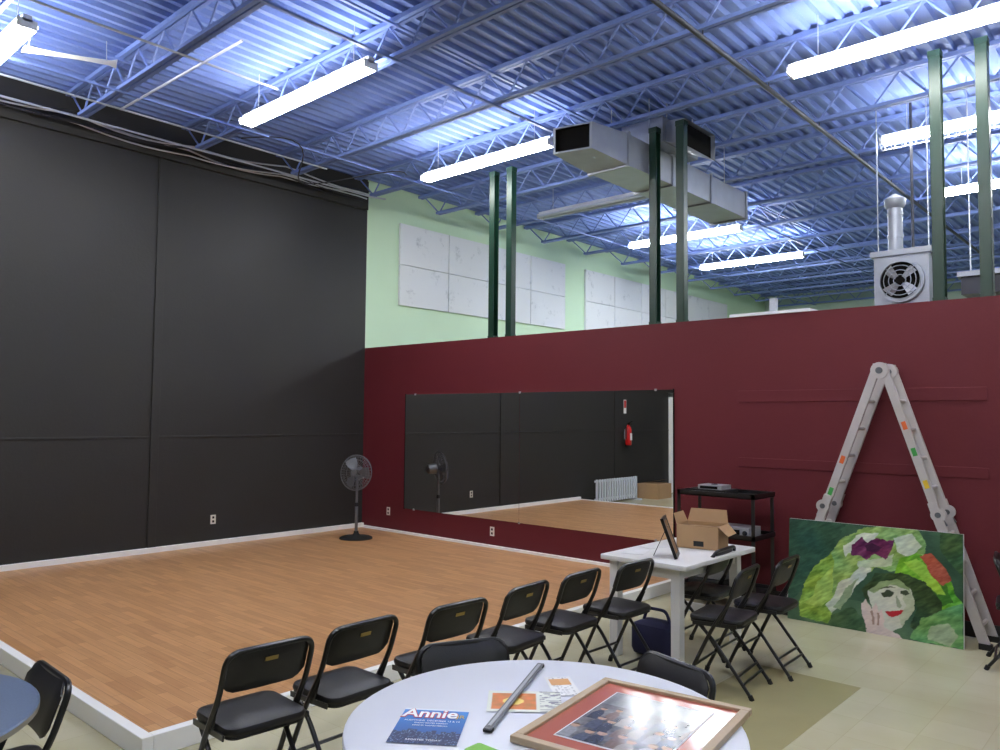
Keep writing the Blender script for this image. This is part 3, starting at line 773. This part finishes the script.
# ------------------------------------------------------------------ ladder
o=MB()
ax,az=-2.0,2.17
ya,yb=7.02,7.32
for sgn,fx in ((-1,-2.82),(1,-1.27)):
    top=Vector((ax+sgn*0.035,0,az)); ft=Vector((fx,0,0.02))
    mid=top.lerp(ft,0.545)
    d=(ft-top).normalized()
    for (P,Q,ins,w) in ((top,mid,0.02,0.066),(mid,ft,0.0,0.072)):
        for y in (ya+ins,yb-ins):
            o.beam(Vector((P.x,y,P.z)),Vector((Q.x,y,Q.z)),0.024,w,M_alu,up=(sgn*1,0,0.4))
    for k in range(1,5):
        t=0.11*k+0.01; q=top.lerp(ft,t); o.tube([(q.x,ya+0.02,q.z),(q.x,yb-0.02,q.z)],0.016,M_alu,n=8)
    for k in range(4):
        t=0.62+0.105*k; q=top.lerp(ft,t); o.tube([(q.x,ya,q.z),(q.x,yb,q.z)],0.016,M_alu,n=8)
    for y in (ya,yb):
        for yy in (y-0.022,y+0.022): o.lathe([(0.055,-0.006),(0.055,0.006)],M_alu,c=(mid.x+sgn*0.012,yy,mid.z),axis='y',n=20)
        o.lathe([(0.022,-0.036),(0.022,0.036)],M_grey,c=(mid.x+sgn*0.012,y,mid.z),axis='y',n=14)
        for s2 in (-1,1):
            q=mid+d*s2*0.10; o.beam(Vector((mid.x,y,mid.z)),Vector((q.x,y,q.z)),0.045,0.07,M_alu,up=(1,0,0.4))
        o.beam(Vector((mid.x+sgn*0.01,y,mid.z-0.02)),Vector((mid.x+sgn*0.06,y,mid.z-0.09)),0.02,0.04,M_grey)
        o.box((ft.x-0.045,y-0.025,0.0),(ft.x+0.045,y+0.025,0.045),M_rubber)
    for t,mm in ((0.2,M_orange),(0.30,M_lime),(0.42,M_yellow)) if sgn>0 else ((0.34,M_orange),(0.47,M_lime)):
        q=top.lerp(ft,t); q2=top.lerp(ft,t+0.03); yf=ya+0.0065; o.beam(Vector((q.x,yf,q.z)),Vector((q2.x,yf,q2.z)),0.003,0.035,mm,up=(sgn*1,0,0.4))
for y in (ya+0.02,yb-0.02):
    for yy in (y-0.02,y+0.02): o.lathe([(0.07,-0.006),(0.07,0.006)],M_alu,c=(ax,yy,az),axis='y',n=24)
    o.lathe([(0.028,-0.035),(0.028,0.035)],M_grey,c=(ax,y,az),axis='y',n=14)
    o.box((ax-0.05,y-0.022,az-0.01),(ax+0.05,y+0.022,az+0.06),M_alu)
o.tube([(ax,ya,az),(ax,yb,az)],0.012,M_alu,n=8)
o.obj("folding_ladder",bevel=0)

# ------------------------------------------------------------------ large painting
def pt(px,py):
    u=(px-788)/174.0; t=512+15*u; b_=612+31*u; return (u,(b_-py)/(b_-t))
def P_(l): return [pt(*q) for q in l]
polys=[
 (P_([(788,512),(850,517),(838,545),(815,570),(788,600)]),(46,86,68),12),
 # hat brim, sweeping left: yellow-green
 (P_([(800,610),(803,584),(818,560),(840,544),(866,548),(862,572),(848,590),(838,606),(832,618)]),(134,172,66),26),
 (P_([(808,598),(824,572),(846,554),(862,560),(844,582),(826,602)]),(170,200,96),20),
 # hat crown: green with pale splashes
 (P_([(836,548),(846,532),(868,522),(900,518),(922,524),(930,540),(926,556),(905,566),(882,562),(862,574),(846,586),(836,590),(838,570)]),(142,182,104),26),
 (P_([(848,540),(862,528),(884,526),(878,536),(862,540),(850,552)]),(216,224,208),14),
 (P_([(862,556),(880,554),(898,548),(896,560),(880,562),(866,566)]),(196,210,176),14),
 (P_([(898,532),(915,526),(926,540),(914,552),(902,546)]),(210,220,198),16),
 (P_([(830,600),(846,576),(866,562),(876,564),(862,580),(848,600),(836,608)]),(208,216,200),16),
 (P_([(838,602),(852,582),(864,570),(856,588),(846,604)]),(150,170,130),12),
 (P_([(905,552),(922,546),(936,556),(950,574),(960,596),(962,618),(944,612),(930,592),(912,578),(896,572)]),(112,182,48),26),
 (P_([(926,560),(944,572),(954,596),(940,600),(926,580)]),(68,124,40),14),
 (P_([(908,556),(920,552),(934,566),(946,588),(938,588),(924,572)]),(160,210,76),16),
 (P_([(924,550),(933,548),(945,560),(952,574),(944,580),(934,570)]),(178,84,62),20),
 (P_([(940,520),(962,527),(962,570),(952,560),(942,542)]),(62,98,58),18),
 (P_([(855,538),(866,531),(874,537),(882,531),(890,536),(899,534),(895,545),(890,553),(880,549),(872,555),(864,549),(856,550)]),(104,38,86),22),
 (P_([(870,540),(878,537),(886,541),(882,547),(873,547)]),(62,20,56),8),
 (P_([(868,584),(880,568),(905,566),(928,576),(942,596),(944,622),(928,634),(914,622),(921,602),(914,586),(896,578),(880,584),(872,598)]),(50,74,40),18),
 (P_([(874,586),(884,577),(902,574),(914,582),(919,596),(916,610),(906,622),(894,626),(884,618),(876,602)]),(214,216,198),8),
 (P_([(874,586),(884,577),(902,574),(914,582),(913,584),(896,580),(880,588)]),(150,172,120),10),
 (P_([(906,584),(914,584),(919,596),(916,610),(906,622),(904,612),(909,600)]),(188,198,168),8),
 (P_([(886,588),(893,585),(900,587),(898,590),(889,591)]),(60,72,52),2),
 (P_([(905,585),(911,584),(914,588),(910,590),(905,588)]),(60,72,52),2),
 (P_([(884,584),(892,581),(900,583),(892,583)]),(80,84,60),2),
 (P_([(902,590),(906,600),(903,602),(900,600)]),(160,170,140),2),
 (P_([(891,606),(896,604),(900,605.5),(905,604),(908,606),(902,610.5),(895,610)]),(184,28,42),3),
 (P_([(866,598),(871,594),(876,604),(880,598),(884,606),(888,604),(890,616),(888,630),(878,632),(870,618)]),(228,206,196),6),
 (P_([(875,606),(877,605),(880,620),(878,620)]),(170,140,126),2),
 (P_([(882,607),(884,607),(885,620),(883,620)]),(170,140,126),2),
 (P_([(868,626),(884,620),(902,628),(912,638),(890,636),(872,634)]),(224,202,192),8),
 (P_([(926,612),(944,604),(962,596),(962,643),(925,637),(914,632)]),(104,160,96),22),
 (P_([(932,620),(948,618),(958,630),(950,640),(930,634)]),(168,184,146),14),
 (P_([(836,610),(856,602),(868,612),(874,630),(850,624),(832,620)]),(66,98,62),14),
]
def painting(u,v):
    w=0.014*noise.noise(Vector((u*11,v*9,1)))+0.006*noise.noise(Vector((u*35,v*30,11))); w2=0.02*noise.noise(Vector((u*9,v*9,7)))+0.010*noise.noise(Vector((u*35,v*30,17)))
    U,V=u+w,v+w2
    n=noise.fractal(Vector((u*5,v*4,2)),0.8,2.0,4)
    col=(58+22*n,92+24*n,70+18*n)
    if v<0.28: col=(76+20*n,108+20*n,82+14*n)
    for P,c,va in polys:
        if inpoly(U,V,P):
            m=noise.fractal(Vector(((u+v)*9+c[1]*0.03,(u-v)*26,c[0]*0.1)),0.8,2.0,3)*va*1.9
            m2=noise.noise(Vector((u*7,v*7,c[2]*0.05)))*va*0.7
            col=(c[0]+m+m2,c[1]+m,c[2]+m*0.8-m2)
    st=noise.noise(Vector((u*40,v*160,4)))*7
    return rgb(*[max(4,min(250,k*0.93+st)) for k in col])
M_art=vcol_mat("acrylic_painting",0.35,0.45)
e=bpy.data.objects.new("large_canvas_painting",None); COL.objects.link(e)
pw,ph=1.36,0.87
tilt=math.radians(90-4.5)
e.matrix_world=Matrix.Translation((-2.075,6.915,0.0))@Matrix.Rotation(tilt,4,'X')
painted("painted_canvas_face",pw,ph,300,200,painting,M_art,parent=e,M=Matrix.Translation((0,ph/2,0.0205)))
o=MB(); o.box((-pw/2,0.0,-0.015),(pw/2,ph,0.02),M_paper); o.obj("stretcher_bars",parent=e)

# ------------------------------------------------------------------ world
w=bpy.data.worlds.new("world"); S.world=w; w.use_nodes=True
w.node_tree.nodes["Background"].inputs["Color"].default_value=(0.5,0.55,0.6,1); w.node_tree.nodes["Background"].inputs["Strength"].default_value=0.3
